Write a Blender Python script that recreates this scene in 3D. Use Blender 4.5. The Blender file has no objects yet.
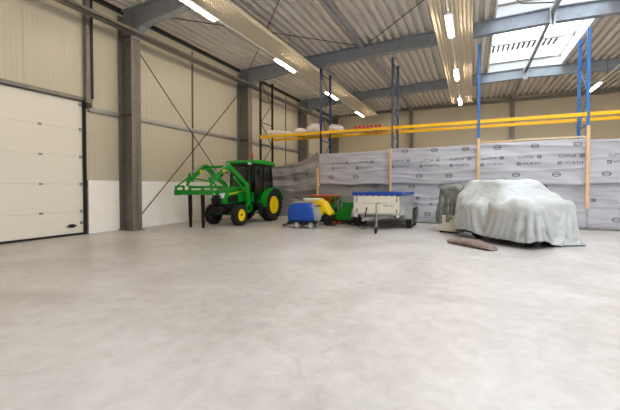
import bpy, bmesh, math, random
import numpy as np
from mathutils import Vector, Matrix, noise
random.seed(7)
S = bpy.context.scene
COL = S.collection
PI = math.pi

# ------------------------------------------------------------ materials
def mat(name, col, rough=.6, metal=0, var=0, scale=3, bump=0, bscale=40, stretch=None, spec=.5):
    m = bpy.data.materials.new(name); m.use_nodes = True
    nt = m.node_tree; N = nt.nodes; L = nt.links
    b = N['Principled BSDF']
    c = [(x/255)**2.2 for x in col]+[1]
    b.inputs['Base Color'].default_value = c
    b.inputs['Roughness'].default_value = rough
    b.inputs['Metallic'].default_value = metal
    b.inputs['Specular IOR Level'].default_value = spec
    if var or bump:
        tc = N.new('ShaderNodeTexCoord'); mp = N.new('ShaderNodeMapping')
        L.new(tc.outputs['Object'], mp.inputs['Vector'])
        if stretch: mp.inputs['Scale'].default_value = stretch
    if var:
        n = N.new('ShaderNodeTexNoise'); n.inputs['Scale'].default_value = scale; n.inputs['Detail'].default_value = 6
        L.new(mp.outputs[0], n.inputs['Vector'])
        r = N.new('ShaderNodeValToRGB')
        r.color_ramp.elements[0].position = .3; r.color_ramp.elements[1].position = .7
        r.color_ramp.elements[0].color = [max(0, x*(1-var)) for x in c[:3]]+[1]
        r.color_ramp.elements[1].color = [min(1, x*(1+var)) for x in c[:3]]+[1]
        L.new(n.outputs['Fac'], r.inputs['Fac']); L.new(r.outputs[0], b.inputs['Base Color'])
    if bump:
        n2 = N.new('ShaderNodeTexNoise'); n2.inputs['Scale'].default_value = bscale; n2.inputs['Detail'].default_value = 4
        L.new(mp.outputs[0], n2.inputs['Vector'])
        bp = N.new('ShaderNodeBump'); bp.inputs['Strength'].default_value = bump; bp.inputs['Distance'].default_value = .02
        L.new(n2.outputs['Fac'], bp.inputs['Height']); L.new(bp.outputs[0], b.inputs['Normal'])
    return m

def emis(name, col, strength):
    m = bpy.data.materials.new(name); m.use_nodes = True
    nt = m.node_tree; nt.nodes.clear()
    e = nt.nodes.new('ShaderNodeEmission'); o = nt.nodes.new('ShaderNodeOutputMaterial')
    e.inputs[0].default_value = (*col, 1); e.inputs[1].default_value = strength
    nt.links.new(e.outputs[0], o.inputs[0]); return m

def glassmat(name, tint, gloss=.1):
    m = bpy.data.materials.new(name); m.use_nodes = True
    nt = m.node_tree; nt.nodes.clear()
    t = nt.nodes.new('ShaderNodeBsdfTransparent'); g = nt.nodes.new('ShaderNodeBsdfGlossy')
    x = nt.nodes.new('ShaderNodeMixShader'); o = nt.nodes.new('ShaderNodeOutputMaterial')
    t.inputs[0].default_value = (*tint, 1); g.inputs['Roughness'].default_value = .05
    x.inputs[0].default_value = gloss
    nt.links.new(t.outputs[0], x.inputs[1]); nt.links.new(g.outputs[0], x.inputs[2]); nt.links.new(x.outputs[0], o.inputs[0])
    return m

def floormat():
    m = bpy.data.materials.new('polished_concrete'); m.use_nodes = True
    nt = m.node_tree; N = nt.nodes; L = nt.links; b = N['Principled BSDF']
    tc = N.new('ShaderNodeTexCoord')
    def nz(scale, det, dist=0, rough=.6):
        n = N.new('ShaderNodeTexNoise'); n.inputs['Scale'].default_value = scale
        n.inputs['Detail'].default_value = det; n.inputs['Distortion'].default_value = dist
        n.inputs['Roughness'].default_value = rough
        L.new(tc.outputs['Object'], n.inputs['Vector']); return n
    a = nz(.5, 8, .6); f = nz(5, 8, .3, .7)
    r = N.new('ShaderNodeValToRGB'); e = r.color_ramp.elements
    e[0].position = .3; e[1].position = .72
    e[0].color = (.43, .40, .38, 1); e[1].color = (.665, .64, .625, 1)
    L.new(a.outputs['Fac'], r.inputs['Fac'])
    mx = N.new('ShaderNodeMixRGB'); mx.blend_type = 'OVERLAY'; mx.inputs[0].default_value = .35
    L.new(r.outputs[0], mx.inputs[1]); L.new(f.outputs['Fac'], mx.inputs[2])
    # fine hairline cracks
    v = N.new('ShaderNodeTexVoronoi'); v.feature = 'DISTANCE_TO_EDGE'; v.inputs['Scale'].default_value = .42
    ds = nz(1.2, 5); ad = N.new('ShaderNodeMixRGB'); ad.blend_type = 'ADD'; ad.inputs[0].default_value = .9
    L.new(tc.outputs['Object'], ad.inputs[1]); L.new(ds.outputs['Color'], ad.inputs[2]); L.new(ad.outputs[0], v.inputs['Vector'])
    cr = N.new('ShaderNodeValToRGB'); cr.color_ramp.elements[0].color = (.86, .85, .83, 1); cr.color_ramp.elements[1].color = (1, 1, 1, 1)
    cr.color_ramp.elements[1].position = .006
    L.new(v.outputs['Distance'], cr.inputs['Fac'])
    m2 = N.new('ShaderNodeMixRGB'); m2.blend_type = 'MULTIPLY'; m2.inputs[0].default_value = .8
    L.new(mx.outputs[0], m2.inputs[1]); L.new(cr.outputs[0], m2.inputs[2])
    L.new(m2.outputs[0], b.inputs['Base Color'])
    rr = N.new('ShaderNodeMapRange'); rr.inputs['To Min'].default_value = .26; rr.inputs['To Max'].default_value = .46
    L.new(a.outputs['Fac'], rr.inputs['Value']); L.new(rr.outputs[0], b.inputs['Roughness'])
    b.inputs['Specular IOR Level'].default_value = .35
    bp = N.new('ShaderNodeBump'); bp.inputs['Strength'].default_value = .05; bp.inputs['Distance'].default_value = .02
    L.new(f.outputs['Fac'], bp.inputs['Height']); L.new(bp.outputs[0], b.inputs['Normal'])
    return m

def ribmat(name, col, axis, pitch, rough=.4, strength=.5, spec=.5):
    """painted sheet with a fine micro-rib running along the panel"""
    m = mat(name, col, rough, spec=spec); nt = m.node_tree; N = nt.nodes; L = nt.links
    tc = N.new('ShaderNodeTexCoord'); w = N.new('ShaderNodeTexWave'); w.wave_type = 'BANDS'
    w.bands_direction = axis; w.inputs['Scale'].default_value = 2*PI/pitch/20; w.inputs['Distortion'].default_value = 0
    L.new(tc.outputs['Object'], w.inputs['Vector'])
    n = N.new('ShaderNodeTexNoise'); n.inputs['Scale'].default_value = 1.1
    mp = N.new('ShaderNodeMapping'); mp.inputs['Scale'].default_value = {'X': (3, 1, .4), 'Y': (1, 3, .4), 'Z': (1, .3, 3)}[axis]
    L.new(tc.outputs['Object'], mp.inputs['Vector']); L.new(mp.outputs[0], n.inputs['Vector'])
    mx = N.new('ShaderNodeMath'); mx.operation = 'ADD'; L.new(w.outputs['Fac'], mx.inputs[0]); L.new(n.outputs['Fac'], mx.inputs[1])
    bp = N.new('ShaderNodeBump'); bp.inputs['Strength'].default_value = strength; bp.inputs['Distance'].default_value = .006
    L.new(mx.outputs[0], bp.inputs['Height']); L.new(bp.outputs[0], N['Principled BSDF'].inputs['Normal'])
    return m

M = {}
M['floor'] = floormat()
M['wall'] = ribmat('cream_wall_panel', (192, 185, 163), 'Y', .12, .34)
M['wallb'] = ribmat('cream_back_panel', (200, 190, 165), 'X', .12, .5)
M['plinth'] = mat('white_plinth', (246, 243, 236), .7, var=.03, bump=.1)
M['door'] = ribmat('door_panel', (230, 226, 212), 'Z', .1, .5, .35)
M['deck'] = mat('roof_deck', (222, 216, 206), .6, 0, var=.04, scale=1)
M['steel'] = mat('galvanised_steel', (128, 124, 118), .5, .55, var=.12, scale=6, bump=.1)
M['beam'] = mat('painted_beam', (150, 156, 164), .45, .4, var=.1, scale=4)
M['dark'] = mat('dark_steel', (52, 50, 48), .5, .3)
M['cable'] = mat('bracing_rod', (70, 62, 52), .5, .5)
M['panelc'] = mat('radiant_cream', (222, 210, 184), .85, spec=.2)
M['white'] = mat('white_paint', (232, 230, 224), .5)
M['lamp'] = emis('lamp_glow', (1, .82, .64), 88)
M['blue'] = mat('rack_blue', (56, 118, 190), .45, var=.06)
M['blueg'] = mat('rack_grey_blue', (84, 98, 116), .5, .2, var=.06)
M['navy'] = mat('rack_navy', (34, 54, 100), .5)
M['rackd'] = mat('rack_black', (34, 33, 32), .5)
M['yel'] = mat('beam_yellow', (248, 188, 24), .4, var=.05)
def punch(m):
    nt = m.node_tree; N = nt.nodes; L = nt.links; b = N['Principled BSDF']
    src = b.inputs['Base Color'].links[0].from_socket if b.inputs['Base Color'].links else None
    tc = N.new('ShaderNodeTexCoord'); sp = N.new('ShaderNodeSeparateXYZ'); L.new(tc.outputs['Object'], sp.inputs[0])
    def ma(op, a, v):
        n = N.new('ShaderNodeMath'); n.operation = op; L.new(a, n.inputs[0]); n.inputs[1].default_value = v; return n.outputs[0]
    fz = ma('LESS_THAN', ma('FRACT', ma('DIVIDE', sp.outputs[2], .1), 0), .4)
    ax = ma('ABSOLUTE', sp.outputs[0], 0); fx = ma('LESS_THAN', ma('ABSOLUTE', ma('SUBTRACT', ax, .02), 0), .008)
    mu = N.new('ShaderNodeMath'); mu.operation = 'MULTIPLY'; L.new(fz, mu.inputs[0]); L.new(fx, mu.inputs[1])
    mx = N.new('ShaderNodeMixRGB'); L.new(mu.outputs[0], mx.inputs[0])
    if src: L.new(src, mx.inputs[1])
    else: mx.inputs[1].default_value = b.inputs['Base Color'].default_value
    mx.inputs[2].default_value = (.01, .01, .01, 1); L.new(mx.outputs[0], b.inputs['Base Color'])
for k in ('blue', 'blueg', 'navy'): punch(M[k])
M['hole'] = mat('punched_hole', (15, 15, 15), .9)
M['wood'] = mat('pine', (222, 182, 138), .7, var=.14, scale=5, stretch=(8, 8, .8), bump=.15)
M['woodx'] = mat('pine_board', (222, 198, 164), .7, var=.14, scale=5, stretch=(.8, 8, 8), bump=.15)
M['sheet'] = mat('grey_membrane', (178, 178, 184), .42, var=.05, scale=2, bump=.25, bscale=14)
M['sheetb'] = mat('grey_membrane_worn', (146, 142, 142), .5, var=.08, scale=2, bump=.3, bscale=12)  # same membrane, darkened to paint in the dim light of the left bays
M['ink'] = mat('print_ink', (66, 66, 72), .6)
M['cover'] = mat('silver_tarp', (180, 183, 183), .36, var=.05, scale=3, bump=.15, bscale=14)
M['coverd'] = mat('worn_grey_tarp', (112, 114, 108), .5, var=.25, scale=6, bump=.4, bscale=25)
M['mat'] = mat('folded_canvas', (128, 112, 104), .8, var=.25, scale=9, bump=.5, bscale=40)
M['green'] = mat('tractor_green', (22, 138, 38), .3, var=.05)
M['green2'] = mat('machine_green', (14, 132, 34), .45, var=.06)
M['rim'] = mat('rim_yellow', (246, 206, 0), .4)
M['rubber'] = mat('tyre_rubber', (30, 29, 27), .8, bump=.3, bscale=60)
M['black'] = mat('black_plastic', (20, 20, 20), .45)
M['grille'] = mat('grille_black', (12, 12, 12), .6)
M['glass'] = glassmat('cab_glass', (.55, .58, .55), .1)
M['hglass'] = mat('headlight_glass', (215, 225, 232), .1)
M['red'] = mat('red_paint', (196, 42, 26), .45, var=.08)
M['orange'] = mat('orange_lens', (235, 60, 20), .3)
M['bluep'] = mat('scrubber_blue', (22, 74, 168), .35, var=.05)
M['yelp'] = mat('sweeper_yellow', (250, 208, 14), .4, var=.04)
M['grey'] = mat('grey_plastic', (150, 150, 148), .5)
M['fork'] = mat('fork_tine_steel', (40, 30, 26), .5, .4)
M['crate'] = mat('cream_box', (206, 200, 180), .6, var=.08)
M['trail'] = mat('trailer_panel', (226, 222, 206), .5, var=.04)
M['alu'] = mat('trailer_aluminium', (190, 194, 196), .35, .6, var=.05)
M['tarpb'] = mat('blue_tarp', (22, 62, 150), .5, var=.15, bump=.4, bscale=30)
M['hinge'] = mat('hinge_metal', (150, 142, 124), .5, .3)
M['galv'] = mat('galvanised', (165, 166, 164), .4, .7, var=.1, scale=10)
M['film'] = mat('plastic_film', (222, 216, 206), .3, var=.1, scale=8, bump=.5, bscale=25)
M['sky_glass'] = glassmat('rooflight_glass', (.93, .96, .98), .05)
M['opal'] = bpy.data.materials.new('opal_sheet'); M['opal'].use_nodes = True
_n = M['opal'].node_tree; _n.nodes.clear(); _a = _n.nodes.new('ShaderNodeBsdfTranslucent'); _b = _n.nodes.new('ShaderNodeBsdfTransparent'); _x = _n.nodes.new('ShaderNodeMixShader'); _o = _n.nodes.new('ShaderNodeOutputMaterial')
_a.inputs[0].default_value = (.5, .48, .45, 1); _b.inputs[0].default_value = (.9, .9, .9, 1); _x.inputs[0].default_value = .93
_n.links.new(_b.outputs[0], _x.inputs[1]); _n.links.new(_a.outputs[0], _x.inputs[2]); _n.links.new(_x.outputs[0], _o.inputs[0])
M['curb'] = mat('rooflight_curb', (226, 228, 230), .6)
M['seat'] = mat('seat_vinyl', (40, 40, 38), .6)

# ------------------------------------------------------------ mesh helpers
class MB:
    def __init__(s): s.b = bmesh.new()
    def add(s, vs, fs, T=None):
        vv = [s.b.verts.new(T @ Vector(v) if T else v) for v in vs]
        for f in fs:
            try: s.b.faces.new([vv[i] for i in f])
            except ValueError: pass
        return s
    def box(s, x0, x1, y0, y1, z0, z1, T=None):
        vs = [(x, y, z) for z in (z0, z1) for y in (y0, y1) for x in (x0, x1)]
        return s.add(vs, [(0, 2, 3, 1), (4, 5, 7, 6), (0, 1, 5, 4), (2, 6, 7, 3), (0, 4, 6, 2), (1, 3, 7, 5)], T)
    def bar(s, p, q, w, h=None, up=(0, 0, 1)):
        """rectangular bar from p to q"""
        h = h or w; p = Vector(p); q = Vector(q); d = (q-p); l = d.length; d.normalize()
        u = Vector(up)
        if abs(d.dot(u)) > .98: u = Vector((1, 0, 0))
        x = d.cross(u).normalized(); z = x.cross(d).normalized()
        T = Matrix(((x.x, d.x, z.x, p.x), (x.y, d.y, z.y, p.y), (x.z, d.z, z.z, p.z), (0, 0, 0, 1)))
        return s.box(-w/2, w/2, 0, l, -h/2, h/2, T)
    def tube(s, pts, r, n=8, rr=None):
        pts = [Vector(p) for p in pts]; rings = []
        for i, p in enumerate(pts):
            d = (pts[min(i+1, len(pts)-1)]-pts[max(i-1, 0)]).normalized()
            u = Vector((0, 0, 1)) if abs(d.z) < .95 else Vector((1, 0, 0))
            x = d.cross(u).normalized(); y = d.cross(x)
            R = rr[i] if rr else r
            rings.append([s.b.verts.new(p+(x*math.cos(2*PI*k/n)+y*math.sin(2*PI*k/n))*R) for k in range(n)])
        for a, b in zip(rings, rings[1:]):
            for k in range(n): s.b.faces.new((a[k], a[(k+1) % n], b[(k+1) % n], b[k]))
        s.b.faces.new(rings[0][::-1]); s.b.faces.new(rings[-1]); return s
    def lathe(s, prof, n=32, axis='X', c=(0, 0, 0)):
        """prof: (along axis, radius)"""
        rings = []
        for a, r in prof:
            ring = []
            for k in range(n):
                t = 2*PI*k/n; u, v = r*math.cos(t), r*math.sin(t)
                p = {'X': (a, u, v), 'Y': (u, a, v), 'Z': (u, v, a)}[axis]
                ring.append(s.b.verts.new((p[0]+c[0], p[1]+c[1], p[2]+c[2])))
            rings.append(ring)
        for a, b in zip(rings, rings[1:]):
            for k in range(n): s.b.faces.new((a[k], a[(k+1) % n], b[(k+1) % n], b[k]))
        s.b.faces.new(rings[0][::-1]); s.b.faces.new(rings[-1]); return s
    def prism(s, poly, a0, a1, axis='X'):
        """poly in the plane normal to axis; X:(y,z)  Y:(x,z)  Z:(x,y)"""
        def P(u, v, a): return {'X': (a, u, v), 'Y': (u, a, v), 'Z': (u, v, a)}[axis]
        A = [s.b.verts.new(P(u, v, a0)) for u, v in poly]; B = [s.b.verts.new(P(u, v, a1)) for u, v in poly]
        n = len(poly)
        for k in range(n): s.b.faces.new((A[k], A[(k+1) % n], B[(k+1) % n], B[k]))
        s.b.faces.new(A[::-1]); s.b.faces.new(B); return s
    def build(s, name, m, parent=None, bevel=0, smooth=False, loc=None, sub=0, solid=0):
        bmesh.ops.recalc_face_normals(s.b, faces=s.b.faces)
        me = bpy.data.meshes.new(name); s.b.to_mesh(me); s.b.free()
        me.materials.append(m)
        o = bpy.data.objects.new(name, me); COL.objects.link(o)
        if parent: o.parent = parent
        if loc: o.location = loc
        if solid:
            q = o.modifiers.new('t', 'SOLIDIFY'); q.thickness = solid; q.offset = -1
        if bevel:
            q = o.modifiers.new('b', 'BEVEL'); q.width = bevel; q.segments = 2; q.limit_method = 'ANGLE'
        if sub:
            q = o.modifiers.new('s', 'SUBSURF'); q.levels = sub; q.render_levels = sub
        if smooth:
            for p in me.polygons: p.use_smooth = True
        return o

def tag(o, label, cat, group=None, kind=None):
    if label: o['label'] = label
    if cat: o['category'] = cat
    if group: o['group'] = group
    if kind: o['kind'] = kind
    return o
def struct(o): o['kind'] = 'structure'; return o
def empty(name, loc, rz=0, label=None, cat=None, group=None):
    o = bpy.data.objects.new(name, None); COL.objects.link(o); o.location = loc; o.rotation_euler.z = rz
    o.empty_display_size = .1
    return tag(o, label, cat, group)
def kids(o): return [c for c in bpy.data.objects if c.parent == o]
def copy_tree(o, parent=None):
    c = o.copy(); COL.objects.link(c)
    if parent: c.parent = parent
    for ch in kids(o): copy_tree(ch, c)
    return c

# ------------------------------------------------------------ camera  (origin of the plan, 1.4 m up)
cd = bpy.data.cameras.new('camera'); cam = bpy.data.objects.new('camera', cd); COL.objects.link(cam)
cam.location = (0, 0, 1.4); cam.rotation_euler = (math.radians(90-1.2), 0, math.radians(24.8))
cd.sensor_width = 36; cd.lens = 350/620*36; cd.shift_y = -10.7/620; cd.clip_end = 200
S.camera = cam

# ------------------------------------------------------------ room dimensions
XL, XR, YF, YB = -10.4, 15.2, -5.0, 26.8
RIDGE = 2.4; RY = [-4.6, 1.6, 7.87, 14.2, 20.75, 26.6]       # rafter positions
def raf(x): return 6.56+.0275*((x-XL) if x < RIDGE else (RIDGE-XL)-(x-RIDGE))   # underside of the rafters
RD = .5
def deckz(x): return raf(x)+RD

struct(MB().box(XL-.3, XR+.3, YF-.3, YB+.3, -.2, 0).build('floor', M['floor']))
# left wall: vertical sandwich panels with joints
def panel_wall(name, m, horiz, fixed, a0, a1, z0, z1, side, step=1.0, holes=()):
    mb = MB(); a = a0
    while a < a1-1e-3:
        b = min(a+step, a1)
        segs = [(z0, z1)]
        for h0, h1, hz in holes:
            if a >= h0-.01 and b <= h1+.01: segs = [(hz, z1)]
        for s0, s1 in segs:
            lo, hi = (fixed, fixed+side*.12)
            lo, hi = min(lo, hi), max(lo, hi)
            if horiz == 'Y': mb.box(lo, hi, a, b, s0, s1)
            else: mb.box(a+.004, b-.004, lo, hi, s0, s1)
        a = b
    return struct(mb.build(name, m, bevel=.004))
DY0, DY1, DZ = 2.1, 6.6, 3.9
wl = MB()
struct(wl.box(XL-.3, XL-.13, YF-.3, YB+.3, 0, 7.6).build('trim_1', M['dark']))
mbs = []
def wl_seg(name, a0, a1, z0): return panel_wall(name, M['wall'], 'Y', XL, a0, a1, z0, 7.3, -1)
w = MB()
def addseg(a0, a1, z0, step=1.0):
    a = a0
    while a < a1-1e-3:
        b = min(a+step, a1); w.box(XL-.12, XL, a+.001, b-.001, z0, 7.3); a = b
addseg(YF, DY0, 1.6); addseg(DY0, DY1, DZ+.03); addseg(DY1, 11.0, 1.6, 1.1); addseg(11.0, YB, 1.6, 1.0)
struct(w.build('wall_left', M['wall'], bevel=.003))
struct(MB().box(XL-.12, XL+.03, YF, DY0-.02, 0, 1.6).box(XL-.12, XL+.03, DY1+.1, YB, 0, 1.6).build('baseboard_left', M['plinth'], bevel=.01))
w = MB(); a = XL
while a < XR: w.box(a+.001, min(a+1.08, XR)-.001, YB, YB+.12, 0, 8); a += 1.08
struct(w.build('wall_back', M['wallb'], bevel=.003))
struct(MB().box(XL, XR, YF-.15, YF, 0, 8).build('wall_front', M['wallb']))
# right wall with a strip of translucent glazing (outside the frame; windows added to bring daylight in)
RW = [(-3.5, 1.0), (2.2, 7.2)]
w = MB().box(XR, XR+.15, YF, YB, 0, .9).box(XR, XR+.15, YF, YB, 4.6, 8)
ys = [YF]+[q for p in RW for q in p]+[YB]
for i in range(0, len(ys), 2): w.box(XR, XR+.15, ys[i], ys[i+1], .9, 4.6)
struct(w.build('wall_right', M['wallb']))
for i, (a, b) in enumerate(RW):
    f = struct(MB().box(XR+.04, XR+.1, a, b, .9, .98).box(XR+.04, XR+.1, a, b, 4.52, 4.6).box(XR+.04, XR+.1, a, a+.08, .9, 4.6).box(XR+.04, XR+.1, b-.08, b, .9, 4.6)
        .box(XR+.04, XR+.1, (a+b)/2-.04, (a+b)/2+.04, .9, 4.6).build('window_%d' % (i+2), M['dark']))
    MB().box(XR+.065, XR+.075, a+.08, b-.08, .98, 4.52).build('window_pane', M['sky_glass'], f)

# ceiling: deep trapezoid roof deck running front to back, left open for the ridge rooflight
SX0, SX1 = .72, 3.88
def deck(x0, x1, y0, y1, mb):
    prof = []; x = x0; p = .31
    while x < x1-.02:
        for dx, dz in ((0, 0), (.13, 0), (.15, .15), (.29, .15)):
            if x+dx <= x1: prof.append((x+dx, deckz(x+dx)+dz))
        x += p
    prof.append((x1, deckz(x1)))
    n = len(prof)
    vs = [(a, y0, z) for a, z in prof]+[(a, y1, z) for a, z in prof]
    mb.add(vs, [(i, i+1, n+i+1, n+i) for i in range(n-1)])
mb = MB(); deck(XL-.1, SX0, YF-.1, YB+.1, mb); deck(SX1, XR+.1, YF-.1, YB+.1, mb)
deck(SX0, SX1, 20.8, YB+.1, mb)
o = struct(mb.build('ceiling', M['deck']))
# outer roof skin so no sky leaks between the ribs
struct(MB().prism([(XL-.3, deckz(XL)+.2), (SX0-.1, deckz(SX0)+.2), (SX0-.1, deckz(SX0)+.3), (XL-.3, deckz(XL)+.3)], YF-.3, YB+.3, 'Y')
    .prism([(SX1+.1, deckz(SX1)+.2), (XR+.3, deckz(XR)+.2), (XR+.3, deckz(XR)+.3), (SX1+.1, deckz(SX1)+.3)], YF-.3, YB+.3, 'Y')
    .prism([(SX0-.2, deckz(SX0)+.2), (SX1+.2, deckz(SX1)+.2), (SX1+.2, deckz(SX1)+.35), (SX0-.2, deckz(SX0)+.35)], 20.8, YB+.3, 'Y').build('trim_2', M['dark']))

# ridge rooflights, one per bay
for i, (a, b) in enumerate([(YF, RY[1]), (RY[1], RY[2]), (RY[2], RY[3]), (RY[3], RY[4])]):
    zc = deckz(SX0)-.02; a += .08; b -= .0
    c = MB().box(SX0-.06, SX0, a, b, zc, zc+.55).box(SX1, SX1+.06, a, b, zc, zc+.55)
    c.box(SX0, SX1, a, a+.05, zc, zc+.55).box(SX0, SX1, b, b+.05, zc, zc+.62)
    fr = struct(c.build('window_%d' % (i+4), M['curb']))
    g = MB()
    for y in (a+.02, a+(b-a)*.58, b-.06): g.box(SX0, SX1, y, y+.09, zc+.44, zc+.56)
    for x in (SX0, SX1-.04): g.box(x, x+.04, a, b, zc+.5, zc+.56)
    g.build('glazing_bar', M['steel'], fr)
    # ribbed translucent liner over the far end of each bay
    MB().prism([(SX0, zc+.56), (RIDGE, zc+.8), (SX1, zc+.56), (SX1, zc+.565), (RIDGE, zc+.805), (SX0, zc+.565)], a, b, 'Y').build('glazing', M['sky_glass'], fr)
    l = MB()
    x = SX0+.15
    while x < SX1-.5: l.bar((x, a+(b-a)*.6, zc+.47), (x-.02, a+(b-a)*.6+.75, zc+.47), .08, .06); x += .2
    l.build('fin', M['steel'], fr)
    MB().box(SX0+.05, SX1-.3, a+(b-a)*.62, b-.06, zc+.50, zc+.51).build('opal_panel', M['opal'], fr)

# ------------------------------------------------------------ steel frame
def ibeam(mb, x0, x1, y0, y1, z0, z1, web='X'):
    """vertical I column: web in the X direction, flanges facing +-X"""
    ym = (y0+y1)/2
    mb.box(x0, x0+.025, y0, y1, z0, z1).box(x1-.025, x1, y0, y1, z0, z1).box(x0, x1, ym-.01, ym+.01, z0, z1)
for i, (y, lb) in enumerate(zip(RY, ['steel column behind the camera near the front wall', 'steel column beside the far jamb of the roller door',
        'big grey steel column standing right of the roller door', 'grey steel column of the left wall behind the green tractor',
        'dark steel column of the left wall seen past the storage rack', 'steel column in the far left corner of the hall'])):
    if i < 2: continue
    if i == 5: y = 26.4
    r = empty('steel_column', (XL, y, 0), 0, lb, 'column', 'steel columns of the left wall')
    m = MB(); ibeam(m, .04, .66, -.17, .17, .02, 6.9); m.build('shaft', M['steel'], r)
    MB().box(0.04, .74, -.22, .22, 0, .03).build('base_plate', M['steel'], r)
    m = MB()
    for z in (3.72, 6.2): m.box(.06, .64, -.16, .16, z, z+.02)
    m.build('stiffener', M['steel'], r)
for x, lb in ((-4.1, 'slim steel column on the back wall left of centre, behind the grey blue rack frame'), (RIDGE, 'slim steel column on the back wall below the ridge rooflight'), (8.9, 'slim steel column at the right end of the back wall')):
    m = MB(); m.box(x-.11, x+.11, YB-.26, YB-.24, 0, raf(x)+.4).box(x-.11, x+.11, YB-.03, YB-.01, 0, raf(x)+.4).box(x-.01, x+.01, YB-.25, YB-.02, 0, raf(x)+.4)
    tag(m.build('wall_column', M['steel']), lb, 'column', 'steel columns of the back wall')
for i, y in enumerate(RY[1:5]):
    lb = ['steel roof beam above the camera position', 'near steel roof beam with a haunch over the big grey column',
          'wide blue grey roof beam crossing above the hanging lights and the blue rack posts', 'second blue grey roof beam crossing further back over the rack'][i]
    r = empty('roof_beam', (0, y, 0), 0, lb, 'roof beam', 'roof beams of the hall')
    def pr(off0, off1, hn):
        b = [(XL+.3, 6.05 if hn else 0), (XL+.66, 6.08), (XL+2.9, raf(XL+2.9)), (RIDGE, raf(RIDGE)), (XR, raf(XR))]
        return b
    low = [(XL+.66, 6.1), (XL+1.05, 6.42), (XL+2.9, raf(XL+2.9)), (RIDGE, raf(RIDGE)), (XR, raf(XR))]
    top = [(XR, raf(XR)+RD), (RIDGE, raf(RIDGE)+RD), (XL+.1, raf(XL)+RD)]
    MB().prism([(XL+.1, 6.12)]+low+top, -.012, .012, 'Y').build('web', M['beam'], r)
    m = MB(); m.prism(low+[(x, z+.03) for x, z in low[::-1]], -.13, .13, 'Y')
    t2 = [(x, z-.001) for x, z in top[::-1]]
    m.prism([(x, z-.03) for x, z in t2]+t2[::-1], -.13, .13, 'Y'); m.build('flange', M['beam'], r)
    m = MB(); m.box(RIDGE-.02, RIDGE+.02, -.15, .15, raf(RIDGE)-.1, raf(RIDGE)+RD)
    m.box(RIDGE-.09, RIDGE+.09, -.15, -.14, raf(RIDGE)-.1, raf(RIDGE)+RD); m.build('splice_plate', M['galv'], r)
m = MB(); m.box(XL+.1, XR, YB-.3, YB-.1, 7.02, 7.2)
tag(m.build('wall_beam', M['steel']), 'horizontal steel beam along the top of the back wall', 'beam')
# longitudinal tubes between the beams
def nm(i): return ['above the camera', 'in the near bay', 'in the bay above the rack', 'in the farthest bay'][i]
for x, wd in ((-4.05, 'left'), (RIDGE, 'ridge'), (8.9, 'right')):
    for i in range(4):
        a, b = RY[1+i]+.14, RY[2+i]-.14
        z = raf(x)+.3
        tag(MB().box(x-.06, x+.06, a, b, z-.06, z+.06).build('roof_purlin', M['beam']),
            'square steel tube between roof beams %s, %s line' % (nm(i), wd), 'purlin', 'steel tubes between the roof beams')
def brace(name, segs, r, lb, g):
    tag(MB().tube(segs, r, 6).build(name, M['cable']), lb, 'rod', g)
g = 'thin bracing rods under the roof'
for (p, q, lb) in [((XL+.7, 7.95, 6.95), (-4.05, 14.05, 7.15), 'thin roof bracing rod in the near bay left of the long tube'),
                   ((2.3, 7.95, 7.35), (-4.05, 14.05, 7.15), 'thin roof bracing rod in the near bay right of the long tube'),
                   ((-4.05, 7.95, 7.1), (XL+.7, 14.05, 6.95), 'thin roof bracing rod running to the column behind the tractor')]:
    brace('bracing_rod', [p, q], .016, lb, g)
# curved cable-like struts at the ridge
brace('bracing_rod', [(RIDGE, 14.0, 7.5), (RIDGE-.9, 13.9, 7.62), (RIDGE-1.6, 12.8, 7.66)], .02, 'curved strut left of the ridge plate under the rooflight', g)
brace('bracing_rod', [(RIDGE, 14.0, 7.5), (RIDGE+.9, 13.9, 7.62), (RIDGE+1.6, 12.8, 7.66)], .02, 'curved strut right of the ridge plate under the rooflight', g)
g = 'crossed bracing cables on the left wall'
brace('bracing_cable', [(XL+.3, 8.1, 6.05), (XL+.3, 14.0, .3)], .018, 'bracing cable falling from the big column down to the tractor', g)
brace('bracing_cable', [(XL+.34, 8.1, .3), (XL+.34, 14.0, 6.05)], .018, 'bracing cable rising from the foot of the big column', g)
tag(MB().bar((XL+.34, 8.07, .14), (XL+.34, 8.3, .16), .07, .07).build('anchor_block', M['red'], bevel=.01), 'small red bracket at the foot of the big steel column', 'bracket')
# eave rails, girts and posts on the left wall
m = MB().box(XL+.68, XL+.8, YF, YB, 6.18, 6.32)
m.box(XL+.66, XL+.94, YF, YB, 6.16, 6.18); m.box(XL+.92, XL+.94, YF, YB, 6.16, 6.26)
tag(m.build('eave_rail', M['steel']), 'long steel channel running along the left wall in front of the columns', 'rail')
tag(MB().box(XL, XL+.14, YF, YB, 7.0, 7.14).build('eave_beam', M['dark']), 'dark beam where the left wall meets the roof', 'beam')
seg = [(DY1+.12, RY[2]-.18, 'between the roller door and the big column'), (RY[2]+.18, RY[3]-.18, 'above the green tractor'), (RY[3]+.18, RY[4]-.18, 'behind the left end of the rack'), (RY[4]+.18, YB-.6, 'near the far left corner')]
for a, b, t in seg:
    m = MB().box(XL, XL+.02, a, b, 3.64, 3.78).box(XL, XL+.08, a, b, 3.64, 3.66).box(XL, XL+.08, a, b, 3.76, 3.78).box(XL+.075, XL+.085, a, b, 3.68, 3.78)
    tag(m.build('wall_girt', M['galv']), 'horizontal galvanised rail on the left wall '+t, 'rail', 'rails along the left wall')
for y, t in ((11.03, 'above the green tractor'), (17.35, 'behind the left end of the rack'), (18.9, 'close to the dark far column')):
    tag(MB().box(XL, XL+.05, y-.03, y+.03, 1.6, 6.9).build('wall_post', M['steel']), 'slim vertical post on the left wall '+t, 'post', 'slim posts on the left wall')
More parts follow.
